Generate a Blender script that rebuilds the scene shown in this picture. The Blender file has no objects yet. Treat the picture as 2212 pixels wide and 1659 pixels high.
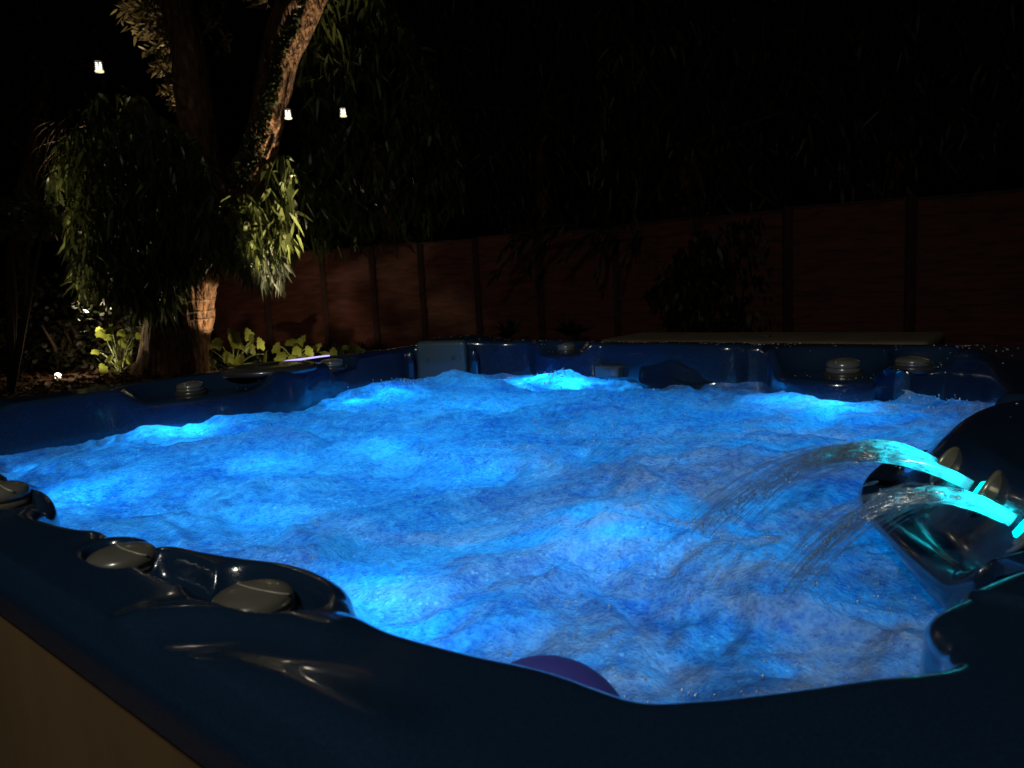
import bpy, math, random
import numpy as np
from mathutils import Vector, Matrix
random.seed(7); rng = np.random.default_rng(7)
sc = bpy.context.scene
COL = sc.collection
R = math.radians
PI = math.pi

# ------------------------------------------------------------------ camera
RIM = 0.90                       # height of the tub's rim
ZC = RIM + 0.245                 # eye height
PITCH = math.atan(220/1600); ROLL = R(3.0)
cam = bpy.data.cameras.new('camera'); camo = bpy.data.objects.new('camera', cam); COL.objects.link(camo)
fw = Vector((0, math.cos(PITCH), -math.sin(PITCH))); up0 = Vector((0, math.sin(PITCH), math.cos(PITCH))); rt0 = Vector((1, 0, 0))
rt = rt0*math.cos(ROLL) - up0*math.sin(ROLL); up = rt0*math.sin(ROLL) + up0*math.cos(ROLL)
camo.matrix_world = Matrix(((rt.x, up.x, -fw.x, 0), (rt.y, up.y, -fw.y, 0), (rt.z, up.z, -fw.z, ZC), (0, 0, 0, 1)))
cam.lens = 36*1600/2212; cam.sensor_width = 36; cam.clip_start = 0.02; cam.clip_end = 500
cam.dof.use_dof = True; cam.dof.focus_distance = 1.5; cam.dof.aperture_fstop = 12.0
sc.camera = camo
# ------------------------------------------------------------------ world and exposure (night)
w = bpy.data.worlds.new("World"); sc.world = w; w.use_nodes = True
nt = w.node_tree; bg = nt.nodes['Background']
sky = nt.nodes.new('ShaderNodeTexSky'); sky.sky_type = 'NISHITA'; sky.sun_disc = False
sky.sun_elevation = R(-4.0); sky.sun_rotation = R(200)
nt.links.new(sky.outputs[0], bg.inputs[0]); bg.inputs[1].default_value = 0.006
sc.view_settings.view_transform = 'Standard'; sc.view_settings.look = 'None'
sc.view_settings.exposure = 0.0; sc.view_settings.gamma = 1.0
sc.cycles.use_denoising = True
sc.cycles.max_bounces = 6; sc.cycles.diffuse_bounces = 3; sc.cycles.glossy_bounces = 3
sc.cycles.transparent_max_bounces = 12; sc.cycles.sample_clamp_indirect = 3.0
sc.cycles.caustics_reflective = False; sc.cycles.caustics_refractive = False

# ------------------------------------------------------------------ helpers: frames of reference
U = Vector((.765, -.644, 0)).normalized(); V = Vector((.644, .765, 0)).normalized()
def W(u, v, z=0.0):                       # tub axes (metres from the eye, z from the rim) -> world
    p = U*u + V*v; return Vector((p.x, p.y, RIM + z))
def ray(x, y):
    a = x - 1106.; b = 829.5 - y
    d = rt*a + up*b + fw*1600.; return d
def at(x, y, z):                          # point seen at (x, y) lying at world height z
    d = ray(x, y); t = (z - ZC)/d.z; return Vector((0, 0, ZC)) + d*t
def atY(x, y, Y):                         # point seen at (x, y) lying at distance Y ahead
    d = ray(x, y); return Vector((0, 0, ZC)) + d*(Y/d.y)

def new_lamp(kind, name, loc, power, color, **kw):
    L = bpy.data.lights.new(name, kind); L.energy = power; L.color = color
    for k, v in kw.items(): setattr(L, k, v)
    o = bpy.data.objects.new(name, L); o.location = loc; COL.objects.link(o); return o
def aim(o, tgt):
    o.rotation_euler = (Vector(tgt) - o.location).to_track_quat('-Z', 'Y').to_euler()

# ------------------------------------------------------------------ lights that reach the whole place
house = new_lamp('AREA', 'house_lamp_light', (-.9, -.8, 3.3), 22, (1.0, .97, .80), shape='DISK', size=.36, spread=R(130))
aim(house, (0.4, 3.6, .6))
moon = new_lamp('SUN', 'moon_sun', (0, 0, 20), 0.0035, (1, .93, .85), angle=R(.5))
moon.rotation_euler = (R(50), 0, R(20))

# ------------------------------------------------------------------ materials
def mat(name, col=(.5,.5,.5), rough=.5, metal=0., coat=0., spec=.5, noise=None, bump=None, var=None, coatr=.05, trans=0.):
    """noise/bump = (scale, strength, detail[, stretch]); var = (scale, darker, lighter) multiplies the colour"""
    m = bpy.data.materials.new(name); m.use_nodes = True; n = m.node_tree.nodes; l = m.node_tree.links
    b = n['Principled BSDF']; b.inputs['Base Color'].default_value = (*col, 1); b.inputs['Roughness'].default_value = rough
    b.inputs['Metallic'].default_value = metal; b.inputs['Coat Weight'].default_value = coat; b.inputs['Coat Roughness'].default_value = coatr
    b.inputs['Specular IOR Level'].default_value = spec
    tc = n.new('ShaderNodeTexCoord')
    def nz(scale, detail, stretch=(1,1,1)):
        mp = n.new('ShaderNodeMapping'); mp.inputs['Scale'].default_value = stretch; l.new(tc.outputs['Object'], mp.inputs[0])
        t = n.new('ShaderNodeTexNoise'); t.inputs['Scale'].default_value = scale; t.inputs['Detail'].default_value = detail
        l.new(mp.outputs[0], t.inputs[0]); return t
    if var:
        t = nz(var[0], 5, var[3] if len(var) > 3 else (1,1,1)); r = n.new('ShaderNodeValToRGB')
        r.color_ramp.elements[0].position = .3; r.color_ramp.elements[1].position = .7
        r.color_ramp.elements[0].color = (*[c*var[1] for c in col], 1); r.color_ramp.elements[1].color = (*[min(1, c*var[2]) for c in col], 1)
        l.new(t.outputs[0], r.inputs[0]); l.new(r.outputs[0], b.inputs['Base Color'])
    if bump:
        t = nz(bump[0], bump[2], bump[3] if len(bump) > 3 else (1,1,1)); bp = n.new('ShaderNodeBump')
        bp.inputs['Strength'].default_value = bump[1]; bp.inputs['Distance'].default_value = bump[4] if len(bump) > 4 else .01
        l.new(t.outputs[0], bp.inputs['Height']); l.new(bp.outputs[0], b.inputs['Normal'])
    return m
def leafmat(name, col, trans=.35, rough=.35):
    m = bpy.data.materials.new(name); m.use_nodes = True; n = m.node_tree.nodes; l = m.node_tree.links
    b = n['Principled BSDF']; out = n['Material Output']; b.inputs['Roughness'].default_value = rough
    b.inputs['Specular IOR Level'].default_value = .6
    tc = n.new('ShaderNodeTexCoord'); t = n.new('ShaderNodeTexNoise'); t.inputs['Scale'].default_value = 2.2; t.inputs['Detail'].default_value = 3
    l.new(tc.outputs['Object'], t.inputs[0]); r = n.new('ShaderNodeValToRGB')
    r.color_ramp.elements[0].position = .35; r.color_ramp.elements[1].position = .65
    r.color_ramp.elements[0].color = (*[c*.6 for c in col], 1); r.color_ramp.elements[1].color = (*[c*1.35 for c in col], 1)
    l.new(t.outputs[0], r.inputs[0]); l.new(r.outputs[0], b.inputs['Base Color'])
    tr = n.new('ShaderNodeBsdfTranslucent'); l.new(r.outputs[0], tr.inputs[0])
    mx = n.new('ShaderNodeMixShader'); mx.inputs[0].default_value = trans
    l.new(b.outputs[0], mx.inputs[1]); l.new(tr.outputs[0], mx.inputs[2]); l.new(mx.outputs[0], out.inputs[0]); return m
def emit(name, col, s):
    m = bpy.data.materials.new(name); m.use_nodes = True; n = m.node_tree.nodes
    b = n['Principled BSDF']; b.inputs['Base Color'].default_value = (*[c*.5 for c in col], 1)
    b.inputs['Emission Color'].default_value = (*col, 1); b.inputs['Emission Strength'].default_value = s; return m

ACR = mat('navy_acrylic', (.0075, .021, .052), .20, coat=.9, coatr=.07, bump=(420, .10, 2, (1,1,1), .002), var=(400, .85, 1.15))
BLK = mat('black_acrylic', (.006, .009, .016), .25, coat=.8, coatr=.08)
KNOB = mat('grey_plastic', (.095, .092, .08), .28, coat=.5, coatr=.12, bump=(60, .05, 3, (1,1,1), .002), var=(25, .8, 1.15))
GRP = mat('light_grip', (.30,.27,.22), .35)
KNB2 = mat('dark_plastic', (.03, .03, .03), .3, coat=.4)
CHR = mat('steel_ring', (.30, .27, .20), .25, metal=.55)
CAB = mat('cabinet_panel', (.13, .08, .038), .6, var=(5, .75, 1.2, (1, 1, .3)), bump=(60, .15, 4, (1,1,.1)))
VIN = mat('cover_vinyl', (.07, .052, .035), .55, bump=(220, .2, 2, (1,1,1), .002), var=(9, .8, 1.2))
FEN = mat('fence_boards', (.11, .028, .022), .75, var=(3.5, .5, 1.4, (1, 1, 5)), bump=(24, .5, 5, (1, 1, 9)))
FPO = mat('fence_post_wood', (.05, .017, .013), .8, var=(6, .6, 1.2), bump=(30, .4, 4, (1,1,.1)))
SOIL = mat('soil', (.10, .055, .03), .95, var=(14, .35, 1.8), bump=(26, 1.0, 6, (1,1,1), .05))
def barkmat():
    m = mat('bark', (.20, .10, .048), .9, var=(13, .25, 1.5, (1,1,.4)), bump=(10, 1.0, 8, (1.6, 1.6, .28), .30)); return m
BARK = barkmat()
TWG = mat('twig', (.06, .04, .022), .8)
L_STR = leafmat('strap_leaf', (.085, .105, .035), .3, .28)
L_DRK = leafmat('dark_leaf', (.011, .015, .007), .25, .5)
L_SML = leafmat('small_leaf', (.16, .13, .06), .3)
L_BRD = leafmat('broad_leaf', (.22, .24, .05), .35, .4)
L_IVY = leafmat('ivy_leaf', (.06, .07, .03), .2)
STEM = mat('green_stem', (.14, .17, .05), .6)

# ------------------------------------------------------------------ helpers: meshes
class MB:
    def __init__(s): s.v = []; s.f = []; s.n = 0
    def add(s, v, f):
        s.v.append(np.asarray(v, float).reshape(-1, 3)); k = s.n
        s.f.extend([tuple(int(i)+k for i in q) for q in f]); s.n += len(s.v[-1])
    def build(s, name, m, parent=None, smooth=True):
        me = bpy.data.meshes.new(name); me.from_pydata(np.concatenate(s.v).tolist(), [], s.f); me.update()
        o = bpy.data.objects.new(name, me); COL.objects.link(o); me.materials.append(m)
        if smooth: me.polygons.foreach_set('use_smooth', [True]*len(me.polygons))
        if parent:
            o.parent = parent; o.matrix_parent_inverse = Matrix.Identity(4)
            off = np.array(parent_world(parent)); co = np.concatenate(s.v) - off
            me.vertices.foreach_set('co', co.ravel())
        me.update(); return o
    def tube(s, pts, rad, k=8, cap=True):
        pts = [Vector(p) for p in pts]; n = len(pts)
        if not hasattr(rad, '__len__'): rad = [rad]*n
        vs = []; ref = None
        for i, p in enumerate(pts):
            t = (pts[min(i+1, n-1)] - pts[max(i-1, 0)]).normalized()
            if ref is None: ref = Vector((0, 0, 1)) if abs(t.z) < .8 else Vector((1, 0, 0))
            a = t.cross(ref).normalized(); b = a.cross(t).normalized(); ref = b
            for j in range(k):
                an = 2*PI*j/k; vs.append(p + (a*math.cos(an) + b*math.sin(an))*rad[i])
        fs = [(i*k+j, i*k+(j+1) % k, (i+1)*k+(j+1) % k, (i+1)*k+j) for i in range(n-1) for j in range(k)]
        if cap: fs += [tuple(range(k))[::-1], tuple((n-1)*k+j for j in range(k))]
        s.add([tuple(v) for v in vs], fs); return s
    def box(s, c, x, y, z, ax=None, bev=0):
        c = Vector(c); X, Y, Z = ax if ax else (Vector((1,0,0)), Vector((0,1,0)), Vector((0,0,1)))
        vs = [tuple(c + X*(x/2*a) + Y*(y/2*b) + Z*(z/2*d)) for d in (-1, 1) for b in (-1, 1) for a in (-1, 1)]
        s.add(vs, [(0,2,3,1),(4,5,7,6),(0,1,5,4),(2,6,7,3),(0,4,6,2),(1,3,7,5)]); return s
    def rbox(s, c, x, y, z, ax=None, r=.01, k=4):
        """box with rounded vertical corners and rounded top/bottom edges (axes as given)"""
        c = Vector(c); X, Y, Z = ax if ax else (Vector((1,0,0)), Vector((0,1,0)), Vector((0,0,1)))
        rz_ = min(r, z*.5)
        def ring(ins, h):
            out = []
            for qx, qy, a0 in ((1,1,0),(-1,1,90),(-1,-1,180),(1,-1,270)):
                for i in range(k+1):
                    an = R(a0 + 90*i/k); rr = max(r-ins, .0005)
                    out.append(c + X*(qx*(x/2-r) + rr*math.cos(an)) + Y*(qy*(y/2-r) + rr*math.sin(an)) + Z*h)
            return out
        rings = []
        for i in range(k+1):
            an = PI/2*i/k; rings.append(ring(rz_*(1-math.sin(an)), -z/2 + rz_*(1-math.cos(an))))
        for i in range(k, -1, -1):
            an = PI/2*i/k; rings.append(ring(rz_*(1-math.sin(an)), z/2 - rz_*(1-math.cos(an))))
        m = 4*(k+1); vs = [tuple(p) for q in rings for p in q]; n = len(rings)
        fs = [(i*m+j, i*m+(j+1) % m, (i+1)*m+(j+1) % m, (i+1)*m+j) for i in range(n-1) for j in range(m)]
        fs += [tuple(range(m))[::-1], tuple((n-1)*m+j for j in range(m))]
        s.add(vs, fs); return s
    def lathe(s, c, prof, k=32, ax=None, sx=1., sy=1.):
        c = Vector(c); X, Y, Z = ax if ax else (Vector((1,0,0)), Vector((0,1,0)), Vector((0,0,1)))
        vs = [tuple(c + X*(r*sx*math.cos(2*PI*j/k)) + Y*(r*sy*math.sin(2*PI*j/k)) + Z*h) for r, h in prof for j in range(k)]
        n = len(prof); fs = [(i*k+j, i*k+(j+1) % k, (i+1)*k+(j+1) % k, (i+1)*k+j) for i in range(n-1) for j in range(k)]
        fs += [tuple(range(k))[::-1], tuple((n-1)*k+j for j in range(k))]
        s.add(vs, fs); return s
def parent_world(p):
    v = Vector((0,0,0))
    while p is not None: v = v + p.location; p = p.parent
    return v
def thing(name, label, cat, loc, group=None):
    o = bpy.data.objects.new(name, None); COL.objects.link(o); o.location = loc; o.empty_display_size = .1
    o['label'] = label; o['category'] = cat
    if group: o['group'] = group
    return o
def tag(o, label, cat, group=None):
    o['label'] = label; o['category'] = cat
    if group: o['group'] = group
    return o
def copy_tree(o, parent=None):
    c = o.copy(); COL.objects.link(c); c.parent = parent
    for ch in list(o.children): copy_tree(ch, c)
    return c
def axes(n):                                # frame with Z along n
    n = Vector(n).normalized(); a = Vector((0,0,1)).cross(n)
    a = a.normalized() if a.length > 1e-4 else Vector((1,0,0))
    return (a, n.cross(a), n)

def leaves(mb, P, D, L, Wd, droop=.3, twist=1.0, face=None):
    """many bent strap leaves: P base points, D directions, L lengths, Wd widths"""
    P = np.asarray(P, float); D = np.asarray(D, float); n = len(P)
    D = D/np.linalg.norm(D, axis=1, keepdims=True)
    L = np.broadcast_to(L, (n,))[:, None]; Wd = np.broadcast_to(Wd, (n,))[:, None]
    rnd = rng.normal(size=(n, 3)) if face is None else rng.normal(size=(n, 3))*twist*.5 + np.array(face)
    S = np.cross(D, rnd); S /= np.linalg.norm(S, axis=1, keepdims=True) + 1e-9
    g = np.array([0, 0, -1.])
    def pt(t): return P + D*L*t + g*(droop*L*t*t)
    ts = (0, .28, .65, 1.); ws = (.12, 1., .75, 0.)
    a = pt(0) - S*Wd*.06; b = pt(0) + S*Wd*.06
    c = pt(ts[1]) - S*Wd*.5; d = pt(ts[1]) + S*Wd*.5; e = pt(ts[2]) - S*Wd*.38; f = pt(ts[2]) + S*Wd*.38; h = pt(1.)
    vs = np.stack([a, b, c, d, e, f, h], 1).reshape(-1, 3); k = np.arange(n)*7
    q = []
    for i in k.tolist(): q += [(i, i+1, i+3, i+2), (i+2, i+3, i+5, i+4), (i+4, i+5, i+6)]
    mb.add(vs, q)

# numpy gradient noise
_perm = rng.permutation(512); _g = rng.normal(size=(512, 2)); _g /= np.linalg.norm(_g, axis=1, keepdims=True)
def pn(x, y):
    xi = np.floor(x).astype(int); yi = np.floor(y).astype(int); xf = x-xi; yf = y-yi
    u = xf**3*(xf*(xf*6-15)+10); v = yf**3*(yf*(yf*6-15)+10)
    def gr(i, j):
        h = _perm[(_perm[(xi+i) % 512] + yi+j) % 512]; g = _g[h]; return g[..., 0]*(xf-i) + g[..., 1]*(yf-j)
    a = gr(0,0)*(1-u) + gr(1,0)*u; b = gr(0,1)*(1-u) + gr(1,1)*u
    return a*(1-v) + b*v
def fbm(x, y, o=4, g=.5):
    s = 0; a = 1.
    for i in range(o): s = s + a*pn(x*2**i + 17*i, y*2**i - 31*i); a *= g
    return s
def sstep(x, a, b):
    t = np.clip((x-a)/(b-a), 0, 1); return t*t*(3-2*t)

# ================================================================== GROUND
mb = MB(); N = 120
gx = np.concatenate([np.linspace(-60, -12, 14), np.linspace(-11.6, 8, N), np.linspace(9, 60, 14)])
gy = np.concatenate([np.linspace(-40, 5, 12), np.linspace(5.5, 17, 80), np.linspace(18, 90, 14)])
GX, GY = np.meshgrid(gx, gy); near = sstep(GY, 6, 8)*(1-sstep(GY, 16, 19))
GZ = near*(.035*fbm(GX*1.7, GY*1.7, 4) + .02*pn(GX*9, GY*9))
vs = np.stack([GX, GY, GZ], -1).reshape(-1, 3); nx = len(gx); ny = len(gy)
mb.add(vs, [(j*nx+i, j*nx+i+1, (j+1)*nx+i+1, (j+1)*nx+i) for j in range(ny-1) for i in range(nx-1)])
g = mb.build('ground', SOIL); g['kind'] = 'structure'

# ================================================================== HOT TUB
tub_o = W(-1.13, 1.31, -RIM)
tub = thing('hot_tub', 'large square navy blue hot tub full of foaming water lit blue from below', 'hot tub', tub_o)
UMIN, UMAX, VMIN, VMAX, RC = -2.36, .10, .20, 2.43, .14
# inner edge of the rim, in tub axes
IN = [(-2.285,1.95),(-2.305,2.05),(-2.29,2.115),(-2.17,2.172),(-2.05,2.23),(-1.96,2.31),(-1.86,2.345),(-1.78,2.31),(-1.68,2.285),(-1.58,2.31),(-1.52,2.35),(-1.42,2.35),
      (-1.30,2.33),(-1.15,2.31),(-1.02,2.30),(-.95,2.345),(-.90,2.35),(-.865,2.27),(-.80,2.17),(-.70,2.085),(-.61,2.06),(-.53,2.10),(-.47,2.20),(-.42,2.25),
      (-.37,2.28),(-.30,2.22),(-.245,2.08),(-.20,1.85),(-.155,1.62),(-.165,1.50),(-.22,1.42),(-.275,1.32),(-.285,1.20),(-.262,1.08),(-.20,.96),(-.14,.865),(-.10,.822),
      (-.045,.80),(-.01,.765),(-.015,.71),(-.042,.665),(-.065,.612),(-.082,.56),(-.064,.52),(-.062,.485),(-.104,.438),(-.142,.395),(-.175,.362),(-.21,.338),
      (-.273,.335),(-.33,.323),(-.40,.313),(-.445,.310),(-.470,.325),(-.505,.345),(-.543,.353),(-.585,.351),(-.628,.338),(-.661,.329),(-.69,.323),(-.725,.316),
      (-.750,.298),(-.785,.308),(-.81,.299),(-.828,.286),(-.856,.293),(-.892,.283),(-.96,.273),(-1.01,.270),(-1.04,.285),(-1.083,.316),(-1.149,.322),(-1.20,.305),(-1.33,.33),(-1.45,.33),(-1.52,.31),(-1.75,.29),(-2.0,.31),
      (-2.12,.37),(-2.165,.50),(-2.175,.68),(-2.165,.84),(-2.115,.97),(-2.06,1.10),(-2.04,1.23),(-2.06,1.38),(-2.11,1.50),(-2.16,1.62),(-2.23,1.76)]
def catmull(P, k):
    P = np.array(P); n = len(P); out = []
    for i in range(n):
        p0, p1, p2, p3 = P[i-1], P[i], P[(i+1) % n], P[(i+2) % n]
        for j in range(k):
            t = j/k; out.append(.5*((2*p1) + (-p0+p2)*t + (2*p0-5*p1+4*p2-p3)*t*t + (-p0+3*p1-3*p2+p3)*t**3))
    return np.array(out)
I = catmull(IN, 14)
C0 = np.array([-1.13, 1.31])
def sdf(p):
    cx, cy = (UMIN+UMAX)/2, (VMIN+VMAX)/2; hx, hy = (UMAX-UMIN)/2-RC, (VMAX-VMIN)/2-RC
    q = np.abs(p - np.array([cx, cy])) - np.array([hx, hy])
    return np.linalg.norm(np.maximum(q, 0), axis=-1) + np.minimum(q.max(-1), 0) - RC
dirs = (I-C0)/np.linalg.norm(I-C0, axis=1, keepdims=True)
lo = np.zeros(len(I)); hi = np.full(len(I), 3.)
for _ in range(40):
    mid = (lo+hi)/2; s_ = sdf(C0 + dirs*mid[:, None]); lo = np.where(s_ < 0, mid, lo); hi = np.where(s_ < 0, hi, mid)
O = C0 + dirs*lo[:, None]
tg = np.roll(I, -2, 0) - np.roll(I, 2, 0); tg /= np.linalg.norm(tg, axis=1, keepdims=True)
NR = np.stack([tg[:, 1], -tg[:, 0]], 1); NR *= np.sign((NR*(C0-I)).sum(1, keepdims=True))
# shelves sunk into the deck that carry the knobs: cu, cv, ru, rv, depth
SH = [(-.553,.308,.072,.036,.030),(-.665,.296,.055,.020,.022),(-.755,.283,.046,.024,.026),(-1.13,.292,.075,.028,.03),(-1.38,.305,.08,.03,.03),
      (-2.10,1.07,.12,.20,.040),(-2.17,1.62,.10,.10,.030),(-1.68,2.26,.12,.10,.035),(-.645,2.12,.165,.15,.060),(-.43,2.22,.09,.10,.045)]
FOLD = [[(p.dot(U), p.dot(V)) for p in [at(x, y, RIM) for x, y in L_]] for L_ in (((300,1338),(446,1336),(590,1348),(700,1376)),((316,1450),(446,1448),(590,1490),(805,1596)))]
def deckz(u, v):
    z = np.zeros_like(u)
    for cu, cv, ru, rv, d in SH:
        q = (np.abs((u-cu)/ru)**2.6 + np.abs((v-cv)/rv)**2.6)**(1/2.6)
        z = np.minimum(z, -d*(1-sstep(q, .70, 1.16)))
    # raised dome over the far corner, swell of the waterfall pod, humps between the near knobs
    z = z + .022*np.exp(-(((u+2.2)/.17)**2 + ((v-2.28)/.15)**2)**2)
    for line in FOLD:
        A_ = line[:-1]; B_ = line[1:]; best = np.full(u.shape, 9.)
        for (a0, a1), (b0, b1) in zip(A_, B_):
            dx, dy = b0-a0, b1-a1; t = np.clip(((u-a0)*dx + (v-a1)*dy)/(dx*dx+dy*dy), 0, 1); best = np.minimum(best, np.hypot(u-a0-t*dx, v-a1-t*dy))
        z = z + .0085*np.exp(-(best/.024)**2)
    return z
rings = []; M = 46
d_edge = np.linalg.norm(I-O, axis=1)
# outer lip and skirt
rings += [(O, -.052), (O, -.044), (O, -.032)]
for a in (20, 45, 70): rings.append((O + dirs*(-.014*(1-math.cos(R(a))))[..., None] if False else O - dirs*(.014*(1-math.cos(R(a)))), -.032 + .018*math.sin(R(a))))
VSH = []
for P, z in rings: VSH.append(np.column_stack([P, np.full(len(P), z)]))
for j in range(M+1):
    s = j/M; P = (O - dirs*.014) + (I - (O - dirs*.014))*s
    d = np.linalg.norm(P-O, axis=1)
    z = deckz(P[:, 0], P[:, 1]) - .004*(1-sstep(d, 0, .02))
    # soft moulded steps that run round the deck
    terr = (.009*sstep(d, .018, .032) + .008*sstep(d, .055, .068)); terr = np.where(P[:, 1] < .6, .008 + .004*sstep(d, .01, .08), terr)
    fade = sstep(d_edge, .08, .11)
    pw = sstep(I[:,1], .78, .84)*(1-sstep(I[:,1], 1.44, 1.54))*(I[:,0] > -.32); di = np.linalg.norm(P-I, axis=1)
    z = z + pw*(-.070 + .092*sstep(di, .015, .13))
    sh = sstep(-deckz(P[:, 0], P[:, 1]), .0, .02);
    z = z + (terr - .010)*fade*(1-sh)*(1-pw)
    VSH.append(np.column_stack([P, z]))
zl = VSH[-1][:, 2]; n_in = len(I); pw_l = sstep(I[:,1], .70, .82)*(1-sstep(I[:,1], 1.36, 1.50))*(I[:,0] > -.32)
for a in (18, 36, 54, 72, 90):
    P = I + NR*(.020*math.sin(R(a))); VSH.append(np.column_stack([P, zl - .020*(1-math.cos(R(a)))]))
for t in (.04, .07, .11, .15, .22, .3, .5, .7, .85, 1.):
    P = I + NR*.020; P = P + (C0-P)*(.05*t); rc = sstep(np.full(n_in, t), .02, .10); tgt_ = np.maximum(P[:, 0], -.105); P[:, 0] = P[:, 0] + (tgt_-P[:, 0])*rc*pw_l; VSH.append(np.column_stack([P, (zl-.02)*(1-t) - .62*t]))
for t in (.35, .7, .98):
    P = I + NR*.020; P = P + (C0-P)*(.05 + .95*t); VSH.append(np.column_stack([P, np.full(len(P), -.62-.1*t)]))
def uvz(A): 
    A = np.asarray(A); Un = np.array(U); Vn = np.array(V)
    return A[:, :1]*Un + A[:, 1:2]*Vn + np.column_stack([np.zeros(len(A)), np.zeros(len(A)), RIM + A[:, 2]])
n = len(I); mb = MB(); mb.add(uvz(np.concatenate(VSH)), [(i*n+j, (i+1)*n+j, (i+1)*n+(j+1) % n, i*n+(j+1) % n) for i in range(len(VSH)-1) for j in range(n)])
shell = mb.build('shell', ACR, tub)
# cabinet under the lip: panels with corner posts
mb = MB(); k = 28; Oc = []
for (cx, cy, a0) in ((UMAX-.10,VMAX-.10,0),(UMIN+.10,VMAX-.10,90),(UMIN+.10,VMIN+.10,180),(UMAX-.10,VMIN+.10,270)):
    for i in range(8): a = R(a0+90*i/7); Oc.append((cx+.090*math.cos(a), cy+.090*math.sin(a)))
Oc = np.array(Oc); m_ = len(Oc); VS = [np.column_stack([Oc, np.full(m_, z)]) for z in (-.90, -.035)]
mb.add(uvz(np.concatenate(VS)), [(j, (j+1) % m_, m_+(j+1) % m_, m_+j) for j in range(m_)]); mb.build('cabinet', CAB, tub, smooth=False)

def knob(u, v, z, r=.040, h=.032, rot=0., parent=tub, up_=(0,0,1), both=True):
    c = W(u, v, z); ax = axes(up_)
    a, b, n_ = ax; ca, sa = math.cos(rot), math.sin(rot); ax = (a*ca+b*sa, b*ca-a*sa, n_)
    mb = MB(); mb.lathe(c, [(r*1.16,-.012),(r*1.16,.002),(r*1.10,.006),(r*.9,.007)], 36, ax); base = mb.build('knob', KNB2, parent)
    mb = MB(); mb.lathe(c, [(r*.80,.004),(r*.98,.006),(r,.010),(r,.45*h),(r*.975,.47*h),(r*.975,.52*h),(r,.54*h),(r*.985,.70*h),(r*.93,.86*h),(r*.82,.97*h),(r*.64,1.05*h),(r*.4,1.10*h),(r*.15,1.12*h),(.001,1.12*h)], 40, ax)
    cp = mb.build('cap', KNOB, base)
    mb = MB(); mb.tube([c + ax[0]*(r*.86*math.cos(q_)) + ax[1]*(-.42*r + r*.42*math.sin(q_)) + ax[2]*(h*(.86 + .24*math.sin(q_))) for q_ in np.linspace(0, PI, 22)], .0013, 6); mb.build('grip', GRP, base)
    return base
# near side, left side, far side
knob(-.553, .306, -.024, .0345, .025, 2.6); knob(-.752, .284, -.022, .033, .026, 2.4); knob(-1.135, .290, -.020, .034, .034, 2.2)
knob(-2.175, 1.075, -.036, .040, .030, 1.2); knob(-2.20, 1.615, -.026, .042, .028, .2); knob(-1.68, 2.335, -.032, .036, .028, .7)
knob(-.61, 2.16, -.058, .045, .040, .3); knob(-.455, 2.255, -.045, .046, .027, 1.7)
# round lid of the filter well
lc = W(-2.19, 1.355, .004); mb = MB(); mb.lathe(lc, [(.158,-.012),(.158,.002),(.150,.008),(.140,.006),(.132,.005),(.128,.010),(.10,.011),(.06,.012),(.001,.012)], 56)
lid = mb.build('filter_lid', KNB2, tub)
mb = MB(); mb.rbox(lc + Vector((0,0,.016)), .07, .018, .008, (V, U, Vector((0,0,1))), .003); mb.build('lid_handle', KNB2, lid)
# corner panel with two bolt holes
pc = W(-2.158, 2.132, -.062); nn = (W(0,0)-W(.52,.85)+Vector((0,0,.25))*0).normalized(); nn = (U*.42 - V*.90).normalized()
ax = (nn.cross(Vector((0,0,1))).normalized()*-1, Vector((0,0,1)), nn); 
mb = MB(); mb.rbox(pc + nn*.0, .215, .17, .05, ax, .018, 5); PAN = mat('corner_panel', (.045, .07, .075), .35, coat=.6, bump=(300, .1, 2, (1,1,1), .002))
pan = mb.build('corner_panel', PAN, tub)
for sx in (-1, 1):
    mb = MB(); mb.lathe(pc + ax[0]*(sx*.055) + ax[1]*(.012 + .004*sx) + nn*.0255, [(.0085,-.002),(.0085,.001),(.0065,.0012),(.006,-.001),(.0005,-.001)], 20, ax); mb.build('bolt_hole', BLK, pan)
for sx in (-1, 1):    # moulded ribs beside the panel
    mb = MB(); q = pc + ax[0]*(sx*.138) + nn*.012
    mb.tube([q + Vector((0,0,z_)) for z_ in np.linspace(-.16, .055, 12)], [.020]*9+[.019, .015, .006], 14); mb.build('rib', ACR, tub)
# slot box on the far wall
bx = W(-1.475, 2.318, -.100); mb = MB(); mb.rbox(bx, .105, .05, .044, (U, V*1., Vector((0,0,1))), .006)
SLT = mat('slot_box', (.05, .06, .065), .4); sb = mb.build('wall_box', SLT, tub)
mb = MB(); mb.rbox(bx - V*.026 + U*.036, .024, .004, .030, (U, V, Vector((0,0,1))), .0015); mb.build('button', KNOB, sb)
# moulded ridged headrest on the far wall
mb = MB(); nu, nz_ = 60, 30; vs = []
for j in range(nz_):
    for i in range(nu):
        s = i/(nu-1); t = j/(nz_-1); u_ = -1.36 + .40*s
        chev = .028*math.exp(-((s-.38)/.14)**2) + .018*math.exp(-((s-.80)/.13)**2) - .05*max(0, s-.86)/.14
        prot = .11*t**.8*(math.sin(PI*min(1, s))+1e-6)**.6
        rid = .009*math.sin((t*3.2)*2*PI + 1.)*math.sin(PI*s)**.5
        z_ = -.035 + chev*(1-.3*t) - .16*t + rid
        vs.append(tuple(W(u_, 2.325 - prot, z_)))
mb.add(vs, [(j*nu+i, j*nu+i+1, (j+1)*nu+i+1, (j+1)*nu+i) for j in range(nz_-1) for i in range(nu-1)]); hd = mb.build('headrest', ACR, tub)
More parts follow.
